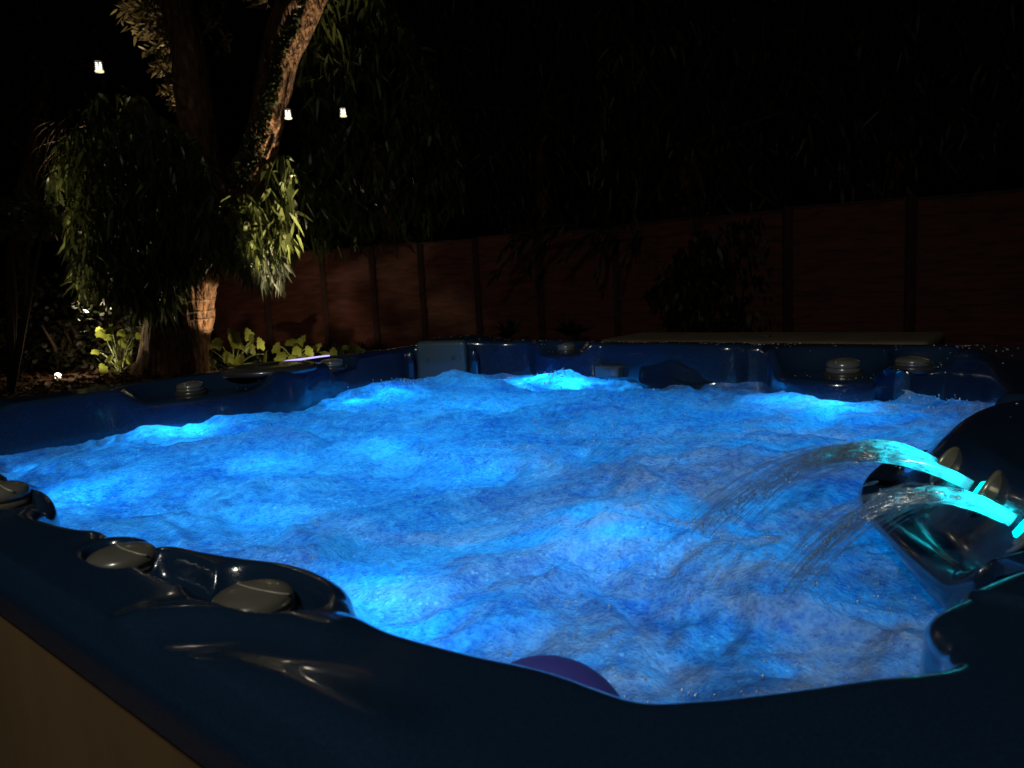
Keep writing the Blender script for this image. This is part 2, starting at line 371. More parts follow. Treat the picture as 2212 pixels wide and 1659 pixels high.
# purple pad that swells out of the near wall
PUR = mat('purple_pad', (.06, .065, .45), .6, bump=(200, .1, 2, (1,1,1), .002))
mb = MB(); pr = [(.060*math.cos(R(a))*1.0, .05*math.sin(R(a))) for a in range(-40, 90, 8)] + [(.0005, .05)]
mb.lathe(W(-.302, .378, -.071), pr, 48, (U, V, Vector((0,0,1))), 1.0, .95); mb.build('purple_pad', PUR, tub)
# light strip along the far outer lip
STR = emit('led_strip', (.50, .42, 1.0), 1.5)
p0 = at(612, 781, RIM+.008); p1 = at(712, 768, RIM+.008); mb = MB(); mb.tube([p0.lerp(p1, i/14) for i in range(15)], [.002]+[.0035]*13+[.002], 8); mb.build('light_strip', STR, tub)

# ------------------------------------------------------------------ lamps of the tub, below the water
BLUE = (.008, .355, 1.0)
WZ = -.125
def on_deck(x, y, lift):
    D_ = np.concatenate(VSH[6:6+M+8]); z = 0.
    for _ in range(12):
        p = at(x, y, RIM+z); k = ((D_[:, 0]-p.dot(U))**2 + (D_[:, 1]-p.dot(V))**2).argmin(); z = .5*z + .5*(D_[k, 2] + lift)
    return at(x, y, RIM+z)
fill = [(-1.85,.75),(-1.85,1.35),(-1.95,1.95),(-1.4,.7),(-1.35,1.25),(-1.45,1.85),(-.95,.62),(-.95,1.2),(-.85,1.8),(-.5,1.55)]
for (u_, v_) in fill:
    new_lamp('POINT', 'tub_lamp_light', W(u_, v_, -.52), 4.6 if u_ < -1 else 3.5, BLUE, shadow_soft_size=.22)
for (u_, v_, p_) in ((-.42,.75,.7),(-.5,.5,.9),(-.33,1.2,.5),(-.4,1.95,2.6)):
    new_lamp('POINT', 'tub_lamp_light', W(u_, v_, -.42), p_, BLUE, shadow_soft_size=.10)
# ================================================================== WATER
def water_mat():
    m = bpy.data.materials.new('foaming_water'); m.use_nodes = True; n = m.node_tree.nodes; l = m.node_tree.links
    for x in list(n): n.remove(x)
    out = n.new('ShaderNodeOutputMaterial'); tc = n.new('ShaderNodeTexCoord')
    # warped coordinates so that the foam is drawn out in swirls
    wn = n.new('ShaderNodeTexNoise'); wn.inputs['Scale'].default_value = 5; wn.inputs['Detail'].default_value = 3; l.new(tc.outputs['Object'], wn.inputs[0])
    sub = n.new('ShaderNodeVectorMath'); sub.operation = 'SUBTRACT'; sub.inputs[1].default_value = (.5,.5,.5); l.new(wn.outputs['Color'], sub.inputs[0])
    scl = n.new('ShaderNodeVectorMath'); scl.operation = 'SCALE'; scl.inputs['Scale'].default_value = .13; l.new(sub.outputs[0], scl.inputs[0])
    add = n.new('ShaderNodeVectorMath'); add.operation = 'ADD'; l.new(tc.outputs['Object'], add.inputs[0]); l.new(scl.outputs[0], add.inputs[1])
    scl2 = n.new('ShaderNodeVectorMath'); scl2.operation = 'SCALE'; scl2.inputs['Scale'].default_value = .07; l.new(sub.outputs[0], scl2.inputs[0])
    add2 = n.new('ShaderNodeVectorMath'); add2.operation = 'ADD'; l.new(tc.outputs['Object'], add2.inputs[0]); l.new(scl2.outputs[0], add2.inputs[1])
    def noise(scale, det, ro=.6, typ='FBM', stretch=(1,1,1), rot=0, warp=True):
        mp = n.new('ShaderNodeMapping'); mp.inputs['Scale'].default_value = stretch; mp.inputs['Rotation'].default_value = (0,0,rot); l.new(add.outputs[0] if warp is True else (add2.outputs[0] if warp else tc.outputs['Object']), mp.inputs[0])
        t = n.new('ShaderNodeTexNoise'); t.noise_type = typ; t.inputs['Scale'].default_value = scale; t.inputs['Detail'].default_value = det; t.inputs['Roughness'].default_value = ro
        l.new(mp.outputs[0], t.inputs[0]); return t.outputs[0]
    big = noise(4.5, 6, .62); mid = noise(13, 7, .72, stretch=(1, .62, 1), rot=.3); fine = noise(62, 4, .62, stretch=(1.15, .8, 1), rot=-.7, warp=2); vfine = noise(190, 2, .6, warp=False)
    def mth(op, a, b):
        x = n.new('ShaderNodeMath'); x.operation = op
        for i, q in enumerate((a, b)):
            if isinstance(q, (int, float)): x.inputs[i].default_value = q
            else: l.new(q, x.inputs[i])
        return x.outputs[0]
    foam = mth('ADD', mth('MULTIPLY', big, .30), mth('ADD', mth('MULTIPLY', mid, .26), mth('ADD', mth('MULTIPLY', fine, .26), mth('MULTIPLY', vfine, .18))))
    rp = n.new('ShaderNodeValToRGB'); e = rp.color_ramp.elements
    e[0].position = .41; e[0].color = (.16, .29, .58, 1); e[1].position = .61; e[1].color = (.88, .96, .96, 1)
    q = e.new(.50); q.color = (.48, .61, .74, 1)
    # clusters of small bubbles
    vo = n.new('ShaderNodeTexVoronoi'); vo.inputs['Scale'].default_value = 95; l.new(tc.outputs['Object'], vo.inputs['Vector'])
    clu = noise(9, 4, .6)
    dot = mth('MULTIPLY', mth('LESS_THAN', vo.outputs['Distance'], .26), mth('GREATER_THAN', clu, .56))
    foam = mth('ADD', foam, mth('MULTIPLY', dot, .10)); l.new(foam, rp.inputs[0])
    hgt = mth('ADD', mth('MULTIPLY', mid, .5), mth('ADD', mth('MULTIPLY', fine, .45), mth('MULTIPLY', vfine, .14)))
    soft = n.new('ShaderNodeBump'); soft.inputs['Strength'].default_value = .34; soft.inputs['Distance'].default_value = .012; l.new(hgt, soft.inputs['Height'])
    bp = n.new('ShaderNodeBump'); bp.inputs['Strength'].default_value = 1.; bp.inputs['Distance'].default_value = .024; l.new(hgt, bp.inputs['Height'])
    tr = n.new('ShaderNodeBsdfTranslucent'); l.new(rp.outputs[0], tr.inputs[0]); l.new(soft.outputs[0], tr.inputs['Normal'])
    df = n.new('ShaderNodeBsdfDiffuse'); l.new(rp.outputs[0], df.inputs[0]); l.new(soft.outputs[0], df.inputs['Normal'])
    at_ = n.new('ShaderNodeAttribute'); at_.attribute_name = 'froth'
    mx = n.new('ShaderNodeMixShader'); l.new(at_.outputs['Fac'], mx.inputs[0]); l.new(tr.outputs[0], mx.inputs[1]); l.new(df.outputs[0], mx.inputs[2])
    gl = n.new('ShaderNodeBsdfGlossy'); gl.inputs['Roughness'].default_value = .09; l.new(bp.outputs[0], gl.inputs['Normal'])
    fr = n.new('ShaderNodeFresnel'); fr.inputs[0].default_value = 1.5; l.new(bp.outputs[0], fr.inputs['Normal'])
    m2 = n.new('ShaderNodeMixShader'); l.new(fr.outputs[0], m2.inputs[0]); l.new(mx.outputs[0], m2.inputs[1]); l.new(gl.outputs[0], m2.inputs[2])
    l.new(m2.outputs[0], out.inputs[0]); return m
WAT = water_mat()
us = np.arange(UMIN+.06, UMAX-.04, .0055); vv = np.arange(VMIN+.04, VMAX-.04, .0055)
UU, VV = np.meshgrid(us, vv)
wx = fbm(UU*2.2+5, VV*2.2, 3); wy = fbm(UU*2.2-9, VV*2.2+4, 3)
xa = UU + .22*wx; ya = VV + .22*wy
H = .042*fbm(xa*2.6, ya*2.6, 2) + .022*(.5-np.abs(fbm(xa*4.2+3, ya*4.2, 3))) + .017*(.45-np.abs(fbm(xa*8.5+11, ya*6.5, 2))) + .0065*fbm(UU*16+.1*xa, VV*16, 3) + .0035*(.5-np.abs(fbm(UU*36+2*wx, VV*30, 3)))
H -= H.mean()
def boil(x, y, hgt, r):
    p = at(x, y, RIM+WZ); u_ = p.x*U.x + p.y*U.y; v_ = p.x*V.x + p.y*V.y
    return hgt*np.exp(-(((UU-u_)**2 + (VV-v_)**2)/r**2))
for b in ((1000,830,.035,.16),(1790,850,.04,.12),(1200,815,.03,.13),(850,850,.03,.12),(830,960,.02,.12),(1300,1130,.03,.10),(1350,1060,.02,.14),(330,930,.025,.10),(1700,1250,.012,.07),(1530,1140,.015,.06),(120,1060,.02,.10)): H += boil(*b)
Z = WZ + H*1.0
nx, ny = len(us), len(vv)
from math import inf
# keep only cells inside the rim's inner edge, widened by 3 cm so the sheet ends inside the wall
poly = I - NR*.02
def inside(px, py, poly):
    c = np.zeros(px.shape, bool); x0, y0 = poly[:, 0], poly[:, 1]; x1, y1 = np.roll(x0, -1), np.roll(y0, -1)
    for a, b, c_, d in zip(x0[::3], y0[::3], np.roll(x0[::3], -1), np.roll(y0[::3], -1)):
        if b == d: continue
        cond = ((b > py) != (d > py)) & (px < (c_-a)*(py-b)/(d-b)+a); c ^= cond
    return c
ins = inside(UU, VV, poly)
ins |= (UU > -.3) & (UU < -.075) & (VV > .70) & (VV < 1.46)
fl = ins[:-1, :-1] & ins[1:, :-1] & ins[:-1, 1:] & ins[1:, 1:]
jj, ii = np.nonzero(fl); idx = -np.ones(nx*ny, int)
quads = np.stack([jj*nx+ii, jj*nx+ii+1, (jj+1)*nx+ii+1, (jj+1)*nx+ii], 1); used = np.unique(quads); idx[used] = np.arange(len(used))
mb = MB(); mb.add(uvz(np.column_stack([UU.ravel(), VV.ravel(), Z.ravel()])[used]), idx[quads].tolist())
wat = mb.build('water', WAT)
# thick froth rides on the crests: it lets less of the light below through
fr_n = fbm(xa*4+40, ya*4, 4); XX = UU*U.x + VV*V.x; YY = UU*U.y + VV*V.y; band = 1 - np.abs(fbm(XX*3.2+.5*wx, YY*6.5+.8*wy, 4))*3.2
froth = np.clip(.10 + .26*sstep(H + .030*fr_n, .012, .080) + .34*np.clip(band, 0, 1)*sstep(UU + .25*fr_n, -1.25, -.55), 0, .55)
fa = wat.data.attributes.new('froth', 'FLOAT', 'POINT'); fa.data.foreach_set('value', froth.ravel()[used])
wat['kind'] = 'structure'
def wheight(u_, v_):
    i = int(np.clip((u_-us[0])/.0055, 0, nx-1)); j = int(np.clip((v_-vv[0])/.0055, 0, ny-1)); return Z[j, i]

def wz(x, y, d):
    z = WZ
    for _ in range(6): p = at(x, y, RIM+z); z = .5*z + .5*wheight(p.dot(U), p.dot(V))
    return at(x, y, RIM+z) + Vector((0, 0, -d*.8))
for (x, y, d, p_) in ((350,930,.07,1.28),(430,918,.08,1.12),(770,865,.06,0.80),(850,842,.07,0.96),(1170,812,.08,2.88),(1240,825,.08,2.24),(1800,868,.07,1.76),(1700,860,.1,0.96),
                      (750,1310,.07,0.64),(800,1390,.08,0.38),(860,1290,.10,0.38),(180,1060,.09,0.96),(60,1000,.07,0.16),(1000,880,.16,0.96),(1300,1120,.2,1.28),(830,960,.1,0.38),(560,1120,.14,.5),(1000,1000,.14,.5),(560,990,.12,.4)):
    new_lamp('POINT', 'tub_jet_light', wz(x, y, d), p_, BLUE, shadow_soft_size=.03)

# thrown droplets; near-metal finish put in to imitate white glints on the water
DRP = bpy.data.materials.new('glinting_droplet'); DRP.use_nodes = True
b_ = DRP.node_tree.nodes['Principled BSDF']; b_.inputs['Base Color'].default_value = (.95,.96,.97,1); b_.inputs['Roughness'].default_value = .28; b_.inputs['Metallic'].default_value = .85; b_.inputs['IOR'].default_value = 1.33
def blob(mb, c, r, st=(1,1,1)):
    t = (1+5**.5)/2; vs = [(-1,t,0),(1,t,0),(-1,-t,0),(1,-t,0),(0,-1,t),(0,1,t),(0,-1,-t),(0,1,-t),(t,0,-1),(t,0,1),(-t,0,-1),(-t,0,1)]
    fs = [(0,11,5),(0,5,1),(0,1,7),(0,7,10),(0,10,11),(1,5,9),(5,11,4),(11,10,2),(10,7,6),(7,1,8),(3,9,4),(3,4,2),(3,2,6),(3,6,8),(3,8,9),(4,9,5),(2,4,11),(6,2,10),(8,6,7),(9,8,1)]
    mb.add(np.array(vs)/1.9*r*np.array(st) + np.array(c), fs)
mb = MB(); cl = [at(x, y, RIM+WZ) for x, y in ((1600,1170),(1750,1280),(1700,1260),(1500,1220),(1900,1320),(2050,1310),(1350,930),(850,850),(1200,820),(1850,1200),(1400,1180),(1800,1400),(1550,1480),(2060,880),(700,1230),(1250,1330))]
for i in range(620):
    c = random.choice(cl) if random.random() < .8 else W(random.uniform(-2,-.3), random.uniform(.5,2.1), WZ)
    q = Vector((c.x + random.gauss(0,.07), c.y + random.gauss(0,.07), 0)); u_ = q.x*U.x+q.y*U.y; v_ = q.x*V.x+q.y*V.y
    dist = q.length; r_ = random.uniform(.0005, .0016)*(.5+dist*.7)
    q.z = RIM + wheight(u_, v_) + abs(random.gauss(0, .008)); blob(mb, q, r_, (1, 1, random.uniform(1, 2.2)))
dr = mb.build('splash_droplets', DRP); dr['kind'] = 'stuff'; dr['label'] = 'white droplets thrown up over the churning blue water'; dr['category'] = 'droplets'

# beads of water left standing on the rim
mb = MB(); DK = np.concatenate(VSH[8:6+M]); pick = rng.integers(0, len(DK), 1500)
for k in pick:
    a_, b__, c_ = DK[k] + rng.normal(size=3)*np.array([.002, .002, 0])
    far_ = b__ > 1.2
    if not far_: continue
    r_ = rng.uniform(.0010, .0026) if far_ else rng.uniform(.0005, .0013); blob(mb, W(a_, b__, c_), r_, (1, 1, .5))
wb = mb.build('water_beads', DRP); wb['kind'] = 'stuff'; wb['label'] = 'tiny beads of water standing on the dark rim of the tub'; wb['category'] = 'droplets'

# ------------------------------------------------------------------ waterfall nozzles and their jets
def jet_mat():
    m = bpy.data.materials.new('jet_water'); m.use_nodes = True; n = m.node_tree.nodes; l = m.node_tree.links
    for x in list(n): n.remove(x)
    out = n.new('ShaderNodeOutputMaterial')
    tr = n.new('ShaderNodeBsdfTranslucent'); tr.inputs[0].default_value = (.8,.88,.9,1); df = n.new('ShaderNodeBsdfDiffuse'); df.inputs[0].default_value = (.38,.48,.55,1)
    m1 = n.new('ShaderNodeMixShader'); m1.inputs[0].default_value = .35; l.new(tr.outputs[0], m1.inputs[1]); l.new(df.outputs[0], m1.inputs[2])
    tp = n.new('ShaderNodeBsdfTransparent'); tp.inputs[0].default_value = (.98,.99,1,1); m2 = n.new('ShaderNodeMixShader'); ca = n.new('ShaderNodeAttribute'); ca.attribute_name = 'clear'; l.new(ca.outputs['Fac'], m2.inputs[0]); l.new(m1.outputs[0], m2.inputs[1]); l.new(tp.outputs[0], m2.inputs[2])
    gl = n.new('ShaderNodeBsdfGlossy'); gl.inputs['Roughness'].default_value = .12; m3 = n.new('ShaderNodeMixShader'); m3.inputs[0].default_value = .07; l.new(m2.outputs[0], m3.inputs[1]); l.new(gl.outputs[0], m3.inputs[2]); l.new(m3.outputs[0], out.inputs[0]); return m
JET = jet_mat(); CY = emit('nozzle_led', (.0, .9, 1.0), 2.0)
def jet(p_noz, p_land, apex, label, spread=.022, nst=80, side=0.):
    """ballistic bundle of strands from nozzle to landing; apex = height above the nozzle"""
    g_ = 9.8; h0 = p_noz.z - p_land.z; vz = math.sqrt(2*g_*apex); T = (vz + math.sqrt(vz*vz + 2*g_*h0))/g_
    hv = Vector((p_land.x-p_noz.x, p_land.y-p_noz.y, 0))/T; sd = Vector((-hv.y, hv.x, 0)).normalized()
    vel0 = Vector((hv.x, hv.y, vz)); dn = vel0.normalized(); upn = sd.cross(dn)
    mb = MB()
    for k in range(nst):
        a = random.uniform(0, 2*PI); rr = math.sqrt(random.random()); o1 = math.cos(a)*rr; o2 = math.sin(a)*rr
        jv = vel0*(1+random.gauss(0, .05)) + sd*(o1*spread/T*2.0 + random.gauss(0, .05)) + Vector((0,0,1))*(o2*spread/T*1.0)
        st = p_noz + (sd*o1 + upn*o2)*.0075
        t0 = T*.28 if random.random() < .35 else random.uniform(T*.3, T*.9); t1 = min(T*1.02, t0 + (random.uniform(.25, 1.) if t0 == 0 else random.uniform(.05, .35))*T)
        ns = max(8, int(34*(t1-t0)/T)); pts = []; rad = []; ph = random.uniform(0, 6.28); r0 = random.uniform(.0004, .0019)
        for i in range(ns):
            t = t0 + (t1-t0)*i/(ns-1); f_ = t/T
            w_ = .0030*f_*math.sin(f_*(19+ph)+ph)
            p = st + jv*t + Vector((0,0,-.5*g_*t*t)) + sd*w_ + upn*(.0014*f_*math.sin(f_*31+ph*2))
            pts.append(p); rad.append(max(.00022, r0*(1.1-.55*f_)*(1+.75*math.sin(f_*70*(1+.2*math.sin(ph))+ph*3))*min(1, .15+6*(i/(ns-1)), .15+6*(1-i/(ns-1)))))
        mb.tube(pts, rad, 5)
    k0 = mb.n
    # rope of water close to the nozzle, torn open farther out
    NC, KC = 40, 22; cp = []; 
    for i in range(NC):
        t = T*.46*i/(NC-1); f_ = i/(NC-1); c = p_noz + vel0*t + Vector((0,0,-.5*g_*t*t)); tv = Vector((hv.x, hv.y, vz-g_*t)).normalized(); u2 = sd.cross(tv)
        for k in range(KC):
            a = 2*PI*k/KC; rr = (.0064 + .0060*f_)*(1 + (.22+.78*f_)*.85*float(fbm(np.array([math.cos(a)*2.2+f_*2.5+p_noz.x*9]), np.array([math.sin(a)*2.2+p_noz.y*7]), 3)[0]))*(1-.75*f_**3)
            cp.append(tuple(c + sd*(math.cos(a)*rr*(1+.4*f_)) + u2*(math.sin(a)*rr)))
    mb.add(cp, [(i*KC+j_, i*KC+(j_+1) % KC, (i+1)*KC+(j_+1) % KC, (i+1)*KC+j_) for i in range(NC-1) for j_ in range(KC)])
    k1 = mb.n
    # droplets shed along the way
    for k in range(420):
        f_ = random.uniform(.25, 1.03); t = T*f_; p = p_noz + vel0*t + Vector((0,0,-.5*g_*t*t)) + sd*random.gauss(0, spread*f_*.8) + upn*random.gauss(0, spread*f_*.5)
        blob(mb, p, random.uniform(.0005, .0017), (1, 1, random.uniform(1, 2)))
    o = mb.build('water_jet', JET); ds = np.linalg.norm(np.concatenate(mb.v) - np.array(p_noz), axis=1)
    cl_ = np.full(len(ds), .87); cv = np.arange(k1-k0); st_ = fbm((cv % KC)*.9, (cv//KC)*.16+p_noz.x*30, 3); cl_[k0:k1] = np.clip(.08 + .86*sstep(ds[k0:k1], .03, .15) + st_*2.0*sstep(ds[k0:k1], .0, .05), .04, .97); cl_[k1:] = .35
    o.data.attributes.new('clear', 'FLOAT', 'POINT').data.foreach_set('value', cl_); tag(o, label, 'water jet', 'water jets from the lit nozzles')
    for fr_, pw in ((.05, .022), (.12, .019), (.19, .016), (.27, .011), (.36, .006), (.47, .003)):  # lamps added inside the stream, standing in for light guided from the nozzle
        t = T*fr_; q = p_noz + vel0*t + Vector((0,0,-.5*g_*t*t)); new_lamp('POINT', 'added_jet_light', q, pw, (0, .62, .75), shadow_soft_size=.003)
    return dn
noz = [(on_deck(2020,1000,.014), at(1640,1085,RIM+WZ), .010, 'dim cyan water jet farthest from the camera, rising behind the middle one'),
       (on_deck(2097,1050,.014), at(1530,1150,RIM+WZ), .022, 'bright cyan water jet of the middle nozzle, arching farthest over the water'),
       (on_deck(2188,1125,.014), at(1700,1268,RIM+WZ), .018, 'bright cyan water jet nearest the camera and the right edge')]
for i, (pz, pl, ap, lab) in enumerate(noz):
    dn = jet(pz, pl, ap, lab, (.016, .030, .030)[i], (120, 260, 260)[i])
    axn = axes((dn + Vector((0,0,.0))).normalized()); c = pz - dn*.012
    mb = MB(); mb.lathe(c, [(.026,-.022),(.027,-.006),(.030,-.005),(.030,-.001),(.027,.001),(.023,-.004),(.0205,-.004),(.0195,.001),(.016,.002),(.013,-.002)], 36, axn); nz0 = mb.build('nozzle', CHR, tub)
    mb = MB(); mb.lathe(c, [(.0125,-.006),(.0125,.003),(.010,.006),(.0005,.006)], 24, axn); mb.build('nozzle_lens', CY, nz0)

# ================================================================== FOLDED COVER behind the tub
q0 = at(1290, 734, RIM-.016); q1 = at(2008, 738, RIM-.016)
cxv = (q1-q0).normalized(); nrm = Vector((0,0,1)).cross(cxv).normalized()
cen = (q0+q1)/2 + nrm*(.20) ; Lc = (q1-q0).length
cov = thing('folded_cover', 'brown vinyl hot tub cover lying folded behind the far rim', 'tub cover', (cen.x, cen.y, 0))
mb = MB(); mb.rbox(Vector((cen.x, cen.y, RIM-.061)), Lc, .38, .09, (cxv, nrm, Vector((0,0,1))), .02); mb.build('top_half', VIN, cov)
mb = MB(); mb.rbox(Vector((cen.x, cen.y, RIM-.156)), Lc, .38, .09, (cxv, nrm, Vector((0,0,1))), .02); mb.build('bottom_half', VIN, cov)
mb = MB()
for sx in (-.42, .42):
    for sy in (-.14, .14): mb.tube([Vector((cen.x, cen.y, 0)) + cxv*(Lc*sx) + nrm*sy + Vector((0,0,z_)) for z_ in (0, RIM-.20)], .02, 8)
mb.tube([Vector((cen.x, cen.y, RIM-.21)) + cxv*(Lc*a_) for a_ in (-.43, .43)], .018, 8)
for sx in (-.42, .42): mb.tube([Vector((cen.x, cen.y, RIM-.21)) + cxv*(Lc*sx) + nrm*a_ for a_ in (-.15, .15)], .018, 8)
mb.build('support_frame', KNB2, cov, smooth=False)
mb = MB(); mb.rbox(Vector((cen.x, cen.y, RIM-.012)) - nrm*.05, .12, .03, .008, (cxv, nrm, Vector((0,0,1))), .003); mb.build('strap_handle', KNB2, cov)

# ================================================================== FENCE
posts = [(-8.6,15.2),(-7.1,14.75),(-5.6,14.3),(-4.5,14.0),(-3.35,13.72),(-2.37,13.30),(-1.47,12.98),(-.5,12.5),(.53,12.0),(1.68,11.4),(2.7,10.5),(3.67,9.75),(4.92,9.10),(6.3,8.35),(7.9,7.5)]
fence = thing('fence', 'long red brown board fence with posts behind the garden', 'fence', (posts[7][0], posts[7][1], 0))
for i, (x, y) in enumerate(posts):
    hh = 1.93 if i > 10 else 1.90
    mb = MB(); mb.rbox((x, y, hh/2), .11, .10, hh, None, .012); mb.build('post', FPO, fence)
for i in range(len(posts)-1):
    a = Vector((*posts[i], 0)); b = Vector((*posts[i+1], 0)); X = (b-a).normalized(); Y = Vector((0,0,1)).cross(X); Lp = (b-a).length-.115
    top = 1.86 + (.02 if i % 2 else 0); mid = (a+b)/2; mb = MB(); nb = 10; z0 = .05
    for k_ in range(nb):
        h_ = (top-z0)/nb; tilt = R(6 + random.uniform(-1.5, 1.5)); Zt = (Vector((0,0,1))*math.cos(tilt) + Y*math.sin(tilt)).normalized(); Yt = Zt.cross(X).normalized()*1
        mb.box(mid + Vector((0,0, z0 + h_*(k_+.5))) + Y*random.uniform(-.003,.003), Lp*1.0, .014, h_*1.03, (X, Zt.cross(X), Zt))
    pn_ = mb.build('panel', FEN, fence, smooth=False)
    mb = MB(); mb.box(mid + Vector((0,0, top+.02)), Lp, .05, .03, (X, Y, Vector((0,0,1)))); mb.build('capping_rail', FPO, pn_, smooth=False)

# ================================================================== BIG TREE
TY = 11.5
tb = at(372, 812, 0.0)
tree = thing('tree', 'large old tree with hanging strap leaves, lit from below on the left', 'tree', (tb.x, TY, 0))
def P(x, y, Y=TY): return atY(x, y, Y)
def limb(mb, path, rad, k=28, amp=.10, seed=0):
    """tapered limb with furrowed bark; path is densified"""
    pts = []; rr = []
    path = [Vector(p) for p in path]; n = len(path); m = 14
    for i in range(n-1):
        p0, p1, p2, p3 = path[max(i-1,0)], path[i], path[i+1], path[min(i+2,n-1)]
        for j in range(m):
            t = j/m; pts.append(.5*((2*p1)+(-p0+p2)*t+(2*p0-5*p1+4*p2-p3)*t*t+(-p0+3*p1-3*p2+p3)*t**3)); rr.append(rad[i]*(1-t)+rad[i+1]*t)
    pts.append(path[-1]); rr.append(rad[-1]); nn_ = len(pts); base = mb.n
    mb.tube(pts, rr, k); co = mb.v[-1][:nn_*k].reshape(nn_, k, 3); cen_ = np.array([tuple(p) for p in pts])[:, None, :]
    ang = np.arange(k)/k*2*PI; hh = np.arange(nn_)*.12
    A, Hh = np.meshgrid(ang, hh); d = fbm(np.cos(A)*1.9+seed, np.sin(A)*1.9+Hh*.5, 4) + .7*(np.abs(fbm(np.cos(A)*5+seed, np.sin(A)*5+Hh*.9+seed, 3))-.25)
    mb.v[-1][:nn_*k] = (cen_ + (co-cen_)*(1+amp*d[..., None]*1.6)).reshape(-1, 3)
b0 = P(372, 835); b0.z = -.05
mb = MB(); limb(mb, [b0, P(372,790), P(385,700), P(398,620), P(420,520), P(440,430), P(448,360)], [.62,.50,.46,.45,.46,.46,.42], 44, .07, 3); trunk = mb.build('trunk', BARK, tree)
mb = MB(); limb(mb, [P(440,430), P(428,330), P(420,230), P(405,110), P(375,0), P(340,-120)], [.42,.30,.26,.25,.24,.20], 30, .09, 9); mb.build('limb', BARK, tree)
mb = MB(); limb(mb, [P(450,450), P(500,420), P(550,350,11.3), P(578,250,11.2), P(605,120,11.2), P(650,0,11.2), P(705,-120,11.2)], [.40,.36,.25,.24,.27,.33,.30], 36, .09, 21); rl = mb.build('limb', BARK, tree)
# trunk piece leaning to the right behind the first, wrapped with wire
mb = MB(); limb(mb, [P(432,800,11.1)+Vector((0,0,-.3)), P(430,760,11.1), P(428,700,11.1), P(432,640,11.1), P(440,590,11.1), P(452,540,11.1), P(470,470,11.2)], [.12,.13,.20,.22,.24,.25,.28], 36, .13, 33); mb.build('trunk', BARK, tree)
mb = MB()
for yy, rr_ in ((652,.235),(676,.23),(692,.225),(718,.20)):
    c = P(429, yy, 11.1); mb.tube([c + Vector((math.cos(a)*rr_*1.04, math.sin(a)*rr_*1.04, .03*math.cos(a*1.)+.012*math.sin(3*a))) for a in np.linspace(0, 2*PI, 40)], .0045, 6)
mb.build('wire_wrap', CHR, tree)
# hanging strap-leaf masses
def leafmass(poly_px, n, Ymin, Ymax, L, Wd, mb, dirv=(0,0,-1), jit=.35, droop=.15):
    poly_ = np.array(poly_px, float); x0, y0 = poly_.min(0); x1, y1 = poly_.max(0); Ps = []
    while len(Ps) < n:
        x = rng.uniform(x0, x1, 400); y = rng.uniform(y0, y1, 400); ok = np.zeros(400, bool)
        for (a, b), (c_, d) in zip(poly_, np.roll(poly_, -1, 0)):
            if b != d: ok ^= ((b > y) != (d > y)) & (x < (c_-a)*(y-b)/(d-b)+a)
        # clumping: drop leaves where a coarse noise is low
        nz_ = fbm(x/55., y/70., 3); ok &= nz_ > rng.uniform(-.55, .12, 400)
        for a, b in zip(x[ok], y[ok]): Ps.append(tuple(atY(a, b, rng.uniform(Ymin, Ymax))))
    Ps = np.array(Ps[:n]); D = np.array(dirv) + rng.normal(size=(n, 3))*jit
    leaves(mb, Ps, D, rng.uniform(*L, n), rng.uniform(*Wd, n), droop)
mb = MB()
leafmass([(215,195),(300,200),(350,250),(430,300),(470,400),(560,430),(560,560),(470,560),(440,560),(390,640),(330,680),(250,640),(170,610),(140,520),(150,420),(105,430),(100,390),(150,280)], 4600, 10.55, 11.5, (.14,.34), (.025,.07), mb, jit=.62, droop=.5)
mb.build('hanging_leaves', L_STR, tree)
mb = MB()
leafmass([(575,345),(605,325),(632,350),(645,400),(650,480),(640,545),(600,560),(560,540),(520,560),(505,500),(530,420)], 560, 11.0, 12.0, (.14,.34), (.035,.095), mb, jit=.6, droop=.5)
mb.build('hanging_leaves', L_STR, tree)
mb = MB()
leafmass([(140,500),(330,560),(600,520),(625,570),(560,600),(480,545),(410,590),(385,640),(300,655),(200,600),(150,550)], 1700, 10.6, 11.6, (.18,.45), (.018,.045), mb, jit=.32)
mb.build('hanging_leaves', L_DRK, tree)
# aerial twigs arching out at the left
mb = MB()
for k_ in range(46):
    x = rng.uniform(110, 330); y = rng.uniform(250, 400); p = P(x, y, rng.uniform(10.8, 11.8)); q = p + Vector((rng.uniform(-.5,.15), rng.uniform(-.2,.2), rng.uniform(-1.5,-.5)))
    mb.tube([p.lerp(q, t) + Vector((-.22*math.sin(PI*t), 0, .12*math.sin(PI*t))) for t in np.linspace(0,1,9)], [.009]*6+[.006,.004,.002], 5)
mb.build('hanging_twigs', TWG, tree)
